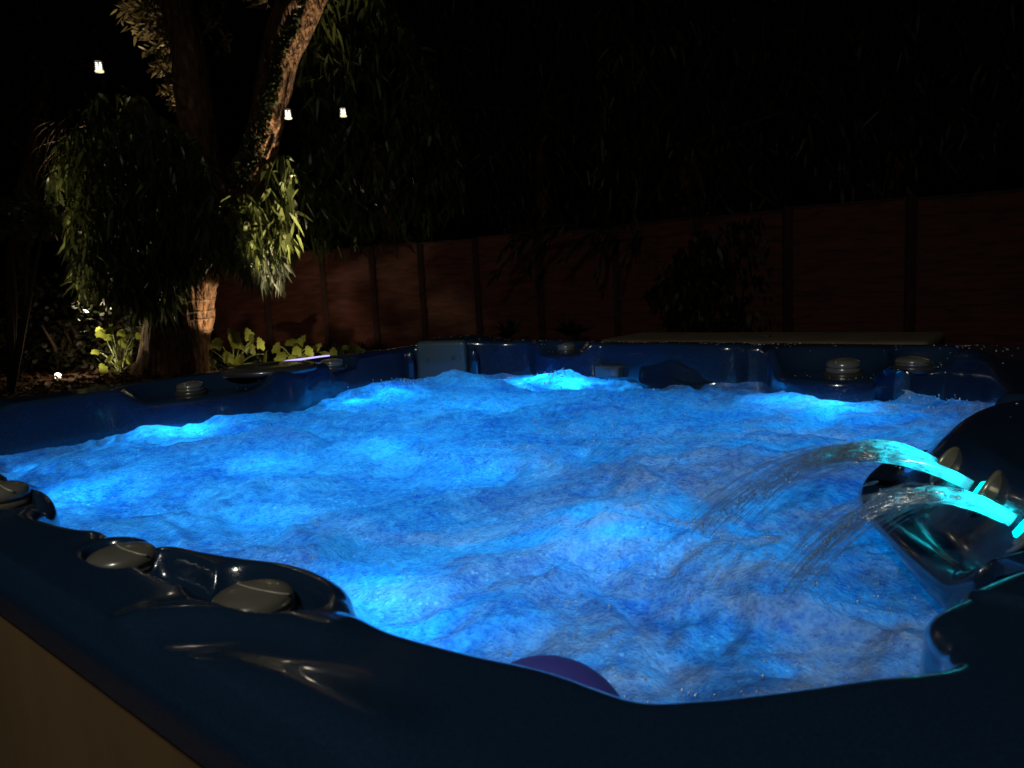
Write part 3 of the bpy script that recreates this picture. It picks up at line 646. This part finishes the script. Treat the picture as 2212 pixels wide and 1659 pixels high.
# sprays of small leaves on the left limb
mbl = MB(); mbt = MB()
def spray(x, y, dx, dy, n=14, Y=11.3, Ls=(.10,.17)):
    p = P(x, y, Y); q = P(x+dx, y+dy, Y+rng.uniform(-.3,.1)); pts = [p.lerp(q, t) + Vector((0,0,-.08*t*t)) for t in np.linspace(0,1,8)]
    mbt.tube(pts, [.012,.010,.009,.008,.006,.005,.004,.002], 5)
    Ps = []; Ds = []; dr_ = (q-p).normalized()
    for i in range(n):
        t = (i+.5)/n; c = p.lerp(q, t); Ps.append(tuple(c)); s_ = 1 if i % 2 else -1
        Ds.append(tuple(dr_*.7 + Vector((rng.normal()*.3, rng.normal()*.3, s_*.6 + rng.normal()*.2))))
    leaves(mbl, Ps, Ds, rng.uniform(*Ls, n), rng.uniform(.035,.055, n), .1)
for k_ in range(70):
    y = rng.uniform(-30, 235); xl = np.interp(y, [0, 80, 200, 290], [352, 385, 408, 424]); sp = np.interp(y, [0, 60, 150, 240], [110, 110, 75, 40])
    spray(xl + rng.uniform(-5, 8), y, -rng.uniform(.4, 1.0)*sp, rng.uniform(-28, 22), rng.integers(8, 15), rng.uniform(11.3, 11.9))
for k_ in range(14): spray(430+rng.uniform(0,60), rng.uniform(-20,120), rng.uniform(-10,30), -rng.uniform(20,60), 10, 11.4)
for k_ in range(10): spray(560+rng.uniform(-30,60), rng.uniform(-30,20), rng.uniform(-60,20), -rng.uniform(-20,40), 10, 11.0)
mbt.build('twigs', TWG, tree); mbl.build('small_leaves', L_SML, tree)
# ivy on the right limb
mb = MB(); Ps = []; Ds = []
for k_ in range(1900):
    y = rng.uniform(-60, 400); cx_ = np.interp(y, [-60,0,120,250,350,400], [675,650,605,578,550,520]); hw = np.interp(y, [-60,0,120,250,400], [46,46,38,34,34])
    s_ = rng.uniform(-1, .30); a = math.asin(max(-1, min(1, s_)))
    p = atY(cx_+hw*1.05*s_, y, 11.2 - .27*math.cos(a)); Ps.append(tuple(p)); Ds.append((s_*.5+rng.normal()*.5, -.35+rng.normal()*.3, rng.normal()*.6-.3))
leaves(mb, Ps, Ds, rng.uniform(.05,.09,len(Ps)), rng.uniform(.04,.065,len(Ps)), .1); mb.build('ivy', L_IVY, tree)

# ================================================================== LANTERNS hanging from the tree
GLW = emit('lantern_pane', (1.0, .93, .90), 1.25); GLB = emit('lantern_base_glow', (1.0, .93, .50), 1.0)
IRON = mat('black_iron', (.015, .012, .012), .5)
def lantern(x, y, Y, label, sc_=1.0, rz=.35):
    base = atY(x, y+11*sc_, Y); t = thing('lantern', label, 'lantern', base, 'lit lanterns hanging in the tree')
    s = Y/1600*sc_; w_ = 15*s; h_ = 19*s
    X = Vector((math.cos(rz), math.sin(rz), 0)); Yv = Vector((-math.sin(rz), math.cos(rz), 0)); Zv = Vector((0,0,1))
    mb = MB(); mb.lathe(base, [(w_*.62,0),(w_*.66,2.5*s),(w_*.5,4.5*s),(w_*.1,5*s)], 20); mb.build('base', GLB, t)
    fr_ = MB()
    for a in (-1, 0, 1):
        for b in (-1, 1): fr_.box(base + X*(a*w_*.5) + Yv*(b*w_*.40) + Zv*(h_*.55+3*s), 1.4*s, 1.4*s, h_, (X, Yv, Zv))
    for k_ in range(5):
        for b in (-1, 1): fr_.box(base + Yv*(b*w_*.40) + Zv*(4*s + k_*4.4*s), w_*1.05, 1.1*s, .9*s, (X, Yv, Zv))
        for a in (-1, 1): fr_.box(base + X*(a*w_*.5) + Zv*(4*s + k_*4.4*s), 1.1*s, w_*.8, .9*s, (X, Yv, Zv))
    fr_.lathe(base + Zv*(h_+4*s), [(w_*.7,0),(w_*.66,1.5*s),(w_*.3,4*s),(.5*s,5.5*s)], 20); fr_.tube([base + Zv*(h_+8*s), base + Zv*(h_+80*s)], .8*s, 5)
    fr_.build('frame', IRON, t, smooth=False)
    for a in (-1, 1):
        for k_ in range(4):
            mb = MB(); mb.rbox(base + X*(a*w_*.25) + Zv*(6.2*s + k_*4.4*s), w_*.36, w_*.5, 3.3*s, (X, Yv, Zv), .7*s, 3); mb.build('pane', GLW, t)
    new_lamp('POINT', 'lantern_light', base + Zv*(h_*.5) - Yv*(w_*.9), 1.5, (1, .85, .6), shadow_soft_size=.04)
    return t
lantern(215, 146, 10.4, 'lit lantern with small windows hanging left of the tree trunk, the leftmost', .88)
lantern(623, 248, 10.7, 'lit lantern with small windows hanging right beside the tree limb', .78, .2)
lantern(742, 244, 11.0, 'lit lantern with small windows hanging against dark leaves, the rightmost', .72, .1)

# ================================================================== GARDEN SPOTLIGHTS
LENS = emit('spot_lens', (1.0, .90, .66), 9.0)
def spotlight(loc, tgt, power, label, blend=.6, size=70, col=(1.0, .78, .48), lens_to=None):
    t = thing('garden_spotlight', label, 'spotlight', (loc.x, loc.y, 0), 'garden spotlights')
    d = ((lens_to or Vector(tgt)) - loc).normalized(); ax = axes(d)
    mb = MB(); mb.tube([Vector((loc.x, loc.y, 0)), Vector((loc.x, loc.y, loc.z))], .012, 8); mb.build('spike', IRON, t)
    mb = MB(); mb.lathe(loc, [(.02,-.10),(.045,-.09),(.055,0),(.060,.05),(.054,.05),(.050,.02)], 24, ax); mb.build('lamp_housing', IRON, t)
    mb = MB(); mb.lathe(loc + d*.022, [(.0485,0),(.047,.004),(.02,.012),(.0005,.013)], 24, ax); mb.build('lens', LENS, t)
    o = new_lamp('SPOT', 'garden_or_added_spot', loc + Vector((0,0,.04)) + (Vector(tgt)-loc).normalized()*.09, power, col, spot_size=R(size), spot_blend=blend, shadow_soft_size=.03)
    aim(o, tgt); return o
sA = atY(125, 812, 11.9)
spotlight(sA, P(380, 130, 11.6), 2600, 'small round garden spotlight glowing on the soil at the left', lens_to=Vector((0, 0, 1.3)), size=48, blend=.8)
sB = Vector((-3.15, 10.7, .12))
spotlight(sB, P(568, 220, 11.3), 2500, 'garden spotlight below the leafy plants behind the tub', size=43)
new_lamp('POINT', 'added_spill_light', sB + Vector((-.3, .1, .45)), 5.0, (1, .8, .5), shadow_soft_size=.05)  # added point lamp for spill on fence and plants, no fixture
o_ = new_lamp('SPOT', 'garden_or_added_spot', sB + Vector((-.1,0,.05)), 330, (1, .76, .46), spot_size=R(30), spot_blend=.5, shadow_soft_size=.03); aim(o_, P(436, 655, 11.1))  # extra beam added at the right spotlight to brighten the trunk
o_ = new_lamp('SPOT', 'garden_or_added_spot', sB + Vector((0,.1,.1)), 42, (1, .85, .5), spot_size=R(110), spot_blend=.6, shadow_soft_size=.03); aim(o_, (-3.7, 11.8, .05))  # wide beam added at the same spot for the low plants
o_ = new_lamp('SPOT', 'garden_or_added_spot', sA + Vector((.1,0,.1)), 170, (1, .88, .52), spot_size=R(60), spot_blend=.6, shadow_soft_size=.03); aim(o_, atY(255, 745, 11.9))  # beam added at the left spotlight to brighten the plant beside it
o_ = new_lamp('SPOT', 'garden_or_added_spot', sA + Vector((.15,-1.3,.1)), 230, (1, .80, .52), spot_size=R(42), spot_blend=.8, shadow_soft_size=.03); aim(o_, P(215, 420, 10.9))  # added beam without a fixture, puts lit flecks on the hanging leaves
halo = new_lamp('POINT', 'added_spill_light', sA + Vector((.35,-.25,.35)), 9.0, (1, .75, .45), shadow_soft_size=.05)  # added point lamp, stands in for the left spotlight's spill

# ================================================================== PLANTS AT THE FOOT OF THE TREE
def broad_leaf(mb, c, s, tilt, rz, lobes=0):
    """heart shaped, cupped leaf"""
    k_ = 22; vs = [(0, 0, 0)]
    for i in range(k_):
        a = 2*PI*i/k_; r = (.55 + .35*math.cos(a) + .18*math.cos(2*a))*(1 - (.32 if lobes and i % 3 == 0 else 0)) + .12
        x = r*math.cos(a)+.1; y = r*math.sin(a)*.95; vs.append((x, y, .18*abs(y) - .16*x*x + rng.normal()*.015))
    M_ = Matrix.Rotation(rz, 3, 'Z') @ Matrix.Rotation(tilt, 3, 'Y')
    mb.add([tuple(Vector(c) + M_ @ (Vector(v)*s)) for v in vs], [(0, 1+i, 1+(i+1) % k_) for i in range(k_)])
def leafy_plant(base, tips, label, size=(.14,.22), name='leafy_plant', lm=L_BRD, lobes=1):
    t = thing(name, label, 'plant', base); ml = MB(); ms = MB()
    for q in tips:
        q = Vector(q); s = rng.uniform(*size)
        ms.tube([Vector(base).lerp(q, t_) + Vector((0,0,.15*math.sin(PI*t_)*(q-Vector(base)).length)) for t_ in np.linspace(0,1,8)], [.010,.009,.008,.008,.007,.006,.005,.004], 6)
        broad_leaf(ml, q, s, rng.uniform(.35, 1.35), rng.uniform(-2.6, -.5), lobes)
    ml.build('leaves', lm, t); ms.build('stems', STEM, t); return t
bp_ = atY(262, 812, 11.9); bp_.z = 0
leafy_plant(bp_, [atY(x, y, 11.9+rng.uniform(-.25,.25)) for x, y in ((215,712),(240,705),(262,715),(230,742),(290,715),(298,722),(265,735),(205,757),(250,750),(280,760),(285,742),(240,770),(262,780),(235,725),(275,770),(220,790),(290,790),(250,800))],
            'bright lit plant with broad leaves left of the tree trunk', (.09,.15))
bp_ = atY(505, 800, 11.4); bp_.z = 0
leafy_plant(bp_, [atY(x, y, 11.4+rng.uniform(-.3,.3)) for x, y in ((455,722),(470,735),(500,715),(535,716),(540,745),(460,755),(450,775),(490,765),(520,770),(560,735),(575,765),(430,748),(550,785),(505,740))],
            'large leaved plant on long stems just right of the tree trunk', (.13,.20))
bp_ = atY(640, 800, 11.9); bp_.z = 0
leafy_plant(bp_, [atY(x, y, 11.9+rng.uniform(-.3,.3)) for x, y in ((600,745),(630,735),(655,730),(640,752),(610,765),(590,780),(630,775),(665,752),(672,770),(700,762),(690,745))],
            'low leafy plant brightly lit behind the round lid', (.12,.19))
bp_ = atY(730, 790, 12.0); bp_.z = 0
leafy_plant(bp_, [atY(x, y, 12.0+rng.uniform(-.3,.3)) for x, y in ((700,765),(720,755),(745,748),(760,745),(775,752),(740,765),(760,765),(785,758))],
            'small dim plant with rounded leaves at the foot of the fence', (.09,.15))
# undergrowth and litter
mb = MB(); n_ = 2600; X_ = rng.uniform(-9.5, -1.5, n_); Y_ = rng.uniform(9.6, 13.4, n_)
leaves(mb, np.column_stack([X_, Y_, np.full(n_, .03)]), np.column_stack([rng.normal(size=n_), rng.normal(size=n_), np.abs(rng.normal(size=n_))*.35]), rng.uniform(.06,.16,n_), rng.uniform(.03,.07,n_), .25)
LIT = leafmat('leaf_litter', (.08,.035,.018), .1, .7); o = mb.build('leaf_litter', LIT); o['kind'] = 'stuff'; o['label'] = 'brown leaf litter strewn over the soil bed'; o['category'] = 'leaf litter'
mb = MB(); n_ = 2200; X_ = rng.uniform(-6.2, -2.2, n_); Y_ = rng.uniform(11.8, 13.3, n_)
leaves(mb, np.column_stack([X_, Y_, np.full(n_, .0)]), np.column_stack([rng.normal(size=n_)*.6, rng.normal(size=n_)*.6, 1+0*X_]), rng.uniform(.15,.42,n_), rng.uniform(.015,.04,n_), .3)
o = mb.build('undergrowth', L_DRK); o['kind'] = 'stuff'; o['label'] = 'low grassy undergrowth behind the tree'; o['category'] = 'undergrowth'

# bird's-nest rosettes in front of the fence
def rosette(c, label, r=.45, n=26):
    mb = MB(); a = rng.uniform(0, 2*PI, n); e = rng.uniform(.5, 1.3, n)
    D = np.column_stack([np.cos(a)*np.cos(e), np.sin(a)*np.cos(e), np.sin(e)])
    leaves(mb, np.tile(np.array(c), (n,1)), D, rng.uniform(.7,1.1,n)*r, rng.uniform(.05,.08,n), .25)
    o = mb.build('spiky_plant', L_DRK); tag(o, label, 'plant', 'spiky plants along the fence'); return o
for (x, y, lab) in ((1098,712,'dark spiky plant before the fence, left of the two by the folded cover'),(1232,708,'dark spiky plant before the fence, nearer the folded cover')):
    q = atY(x, y, 10.6); rosette((q.x, q.y, q.z-.12), lab, .42, 30)
    q2 = Vector((q.x, q.y, 0)); mb = MB(); mb.tube([q2, Vector((q.x, q.y, q.z-.1))], [.05,.04], 8)
    st = mb.build('stem', TWG, [o_ for o_ in COL.objects if o_.name.startswith('spiky_plant')][-1])

# ================================================================== SHRUBS AT THE LEFT
def shrub(label, poly_px, n, Y0, Y1, L=(.07,.14), Wd=(.04,.07), base=None, lm=L_DRK, name='shrub', droop=.1, jit=1., dirv=(0,0,.1), cat='shrub'):
    q = atY(*base, (Y0+Y1)/2); q.z = 0; t = thing(name, label, cat, q)
    mb = MB(); leafmass(poly_px, n, Y0, Y1, L, Wd, mb, dirv, jit, droop); mb.build('foliage', lm, t)
    mb = MB(); top = atY(sum(p[0] for p in poly_px)/len(poly_px), sum(p[1] for p in poly_px)/len(poly_px), (Y0+Y1)/2)
    for k_ in range(6):
        e_ = top + Vector((rng.normal()*.35, rng.normal()*.2, rng.normal()*.3)); mb.tube([q, q.lerp(e_, .5) + Vector((rng.normal()*.08,0,.05)), e_], [.045,.03,.012], 7)
    mb.build('stems', TWG, t); return t
shrub('dim shrub with oval leaves at the left edge, level with the hanging leaves', [(-40,425),(60,425),(130,450),(135,480),(90,515),(-40,520)], 240, 9.6, 10.3, (.13,.2), (.07,.11), (20,830), L_STR)
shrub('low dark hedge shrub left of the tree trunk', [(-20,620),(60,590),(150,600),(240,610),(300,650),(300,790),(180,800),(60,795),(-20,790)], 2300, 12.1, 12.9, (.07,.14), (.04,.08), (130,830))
WALLM = mat('rendered_wall', (.30,.24,.18), .85, var=(4,.6,1.2), bump=(30,.3,4))
qa = atY(-60, 700, 13.2); qb = atY(300, 700, 13.2); mb = MB(); mb.rbox(((qa.x+qb.x)/2-1.0, 13.2, .45), (qb.x-qa.x)+3.0, .2, .9, None, .02); tag(mb.build('garden_wall', WALLM), 'low rendered garden wall behind the shrubs at the left', 'wall')

# ================================================================== TREES AND CLIMBERS BEYOND
def bgtree(label, px, base_x, Y0, Y1, n, L, Wd, lm=L_DRK, jit=.45, dirv=(0,0,-1)):
    q = atY(base_x, 700, (Y0+Y1)/2); q.z = 0; t = thing('background_tree', label, 'tree', q, 'dark trees beyond the fence')
    mb = MB(); leafmass(px, n, Y0, Y1, L, Wd, mb, dirv, jit, .15); mb.build('crown', lm, t)
    cx_ = sum(p[0] for p in px)/len(px); cy_ = sum(p[1] for p in px)/len(px)
    mb = MB(); limb(mb, [q, atY(base_x, 560, (Y0+Y1)/2), atY((base_x+cx_)/2, (cy_+500)/2, (Y0+Y1)/2), atY(cx_, cy_, (Y0+Y1)/2)], [.22,.20,.15,.07], 14, .1, px[0][0]); mb.build('trunk', BARK, t)
    mb = MB(); c_ = atY(cx_, cy_, (Y0+Y1)/2)
    for k_ in range(10):
        tp = px[rng.integers(len(px))]; e_ = atY(*tp, rng.uniform(Y0, Y1)); mb.tube([c_.lerp(e_, t_) + Vector((0,0,-.2*t_)) for t_ in (0,.33,.66,.9)], [.06,.045,.03,.01], 6)
    mb.build('branches', TWG, t); return t
bgtree('leafy tree just right of the big tree, its long leaves faintly lit', [(640,90),(700,-40),(830,-40),(930,120),(1000,300),(1010,440),(900,520),(770,545),(680,540),(640,430),(650,300)], 860, 13.0, 15.0, 5200, (.16,.38), (.03,.07), L_STR)
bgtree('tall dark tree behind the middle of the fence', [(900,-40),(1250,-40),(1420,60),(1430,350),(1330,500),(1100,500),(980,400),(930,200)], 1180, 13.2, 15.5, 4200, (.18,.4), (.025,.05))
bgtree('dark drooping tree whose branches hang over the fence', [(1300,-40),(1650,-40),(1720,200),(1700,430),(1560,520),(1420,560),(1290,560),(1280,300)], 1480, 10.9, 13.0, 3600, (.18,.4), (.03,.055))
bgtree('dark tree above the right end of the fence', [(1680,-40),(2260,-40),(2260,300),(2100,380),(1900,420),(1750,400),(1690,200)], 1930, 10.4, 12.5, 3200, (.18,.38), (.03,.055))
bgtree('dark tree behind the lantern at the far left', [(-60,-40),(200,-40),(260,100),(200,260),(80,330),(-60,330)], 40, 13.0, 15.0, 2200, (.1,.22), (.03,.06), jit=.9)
# bough that hangs in front of the boards
def bough(pa, pb, Y, n, mbl_, mbt_):
    a = atY(*pa, Y); b = atY(*pb, Y-.2); mbt_.tube([a.lerp(b, t_) + Vector((0,0,.12*math.sin(PI*t_))) for t_ in np.linspace(0,1,8)], [.02,.017,.014,.012,.010,.008,.006,.003], 6)
    Ps = []; Ds = []
    for i in range(n):
        c = a.lerp(b, (i+.5)/n) + Vector((0,0,.12*math.sin(PI*(i+.5)/n))); d = (b-a).normalized(); Ps.append(tuple(c)); Ds.append(tuple(d*.7 + Vector((rng.normal()*.25, rng.normal()*.25, -.8*rng.random() + (.25 if i % 2 else -.25)))))
    leaves(mbl_, Ps, Ds, rng.uniform(.14,.22,n), rng.uniform(.035,.05,n), .2)
tb_ = thing('overhanging_bough', 'dark leafy bough hanging down in front of the fence panels', 'branch', atY(1250, 500, 10.6)); ml = MB(); mt = MB()
for pa, pb in (((1180,500),(1065,600)),((1250,490),(1110,530)),((1200,505),(1130,600)),((1300,500),(1220,560)),((1330,500),(1290,600)),((1380,500),(1340,590)),((1150,505),(1085,545))): bough(pa, pb, 10.6, 22, ml, mt)
mt.tube([atY(x_, 500, 10.6) for x_ in range(1145, 1390, 15)], .022, 6)
ml.build('foliage', L_DRK, tb_); mt.build('twigs', TWG, tb_)
cl_ = thing('climber', 'dull climbing plant spread over the fence above the folded cover', 'climbing plant', atY(1560, 715, 10.0)); mb = MB()
leafmass([(1390,640),(1440,560),(1500,500),(1600,470),(1700,450),(1712,560),(1700,700),(1640,715),(1460,715)], 1500, 9.85, 10.25, (.09,.2), (.03,.06), mb, jit=.5); mb.build('foliage', L_DRK, cl_)
mb = MB()
for k_ in range(9): mb.tube([atY(1560+rng.uniform(-60,60), 725, 10.1), atY(1500+k_*22, 620+rng.uniform(-20,20), 10.1), atY(1460+k_*28, 520+rng.uniform(-20,40), 10.15)], [.015,.011,.006], 6)
mb.build('stems', TWG, cl_)
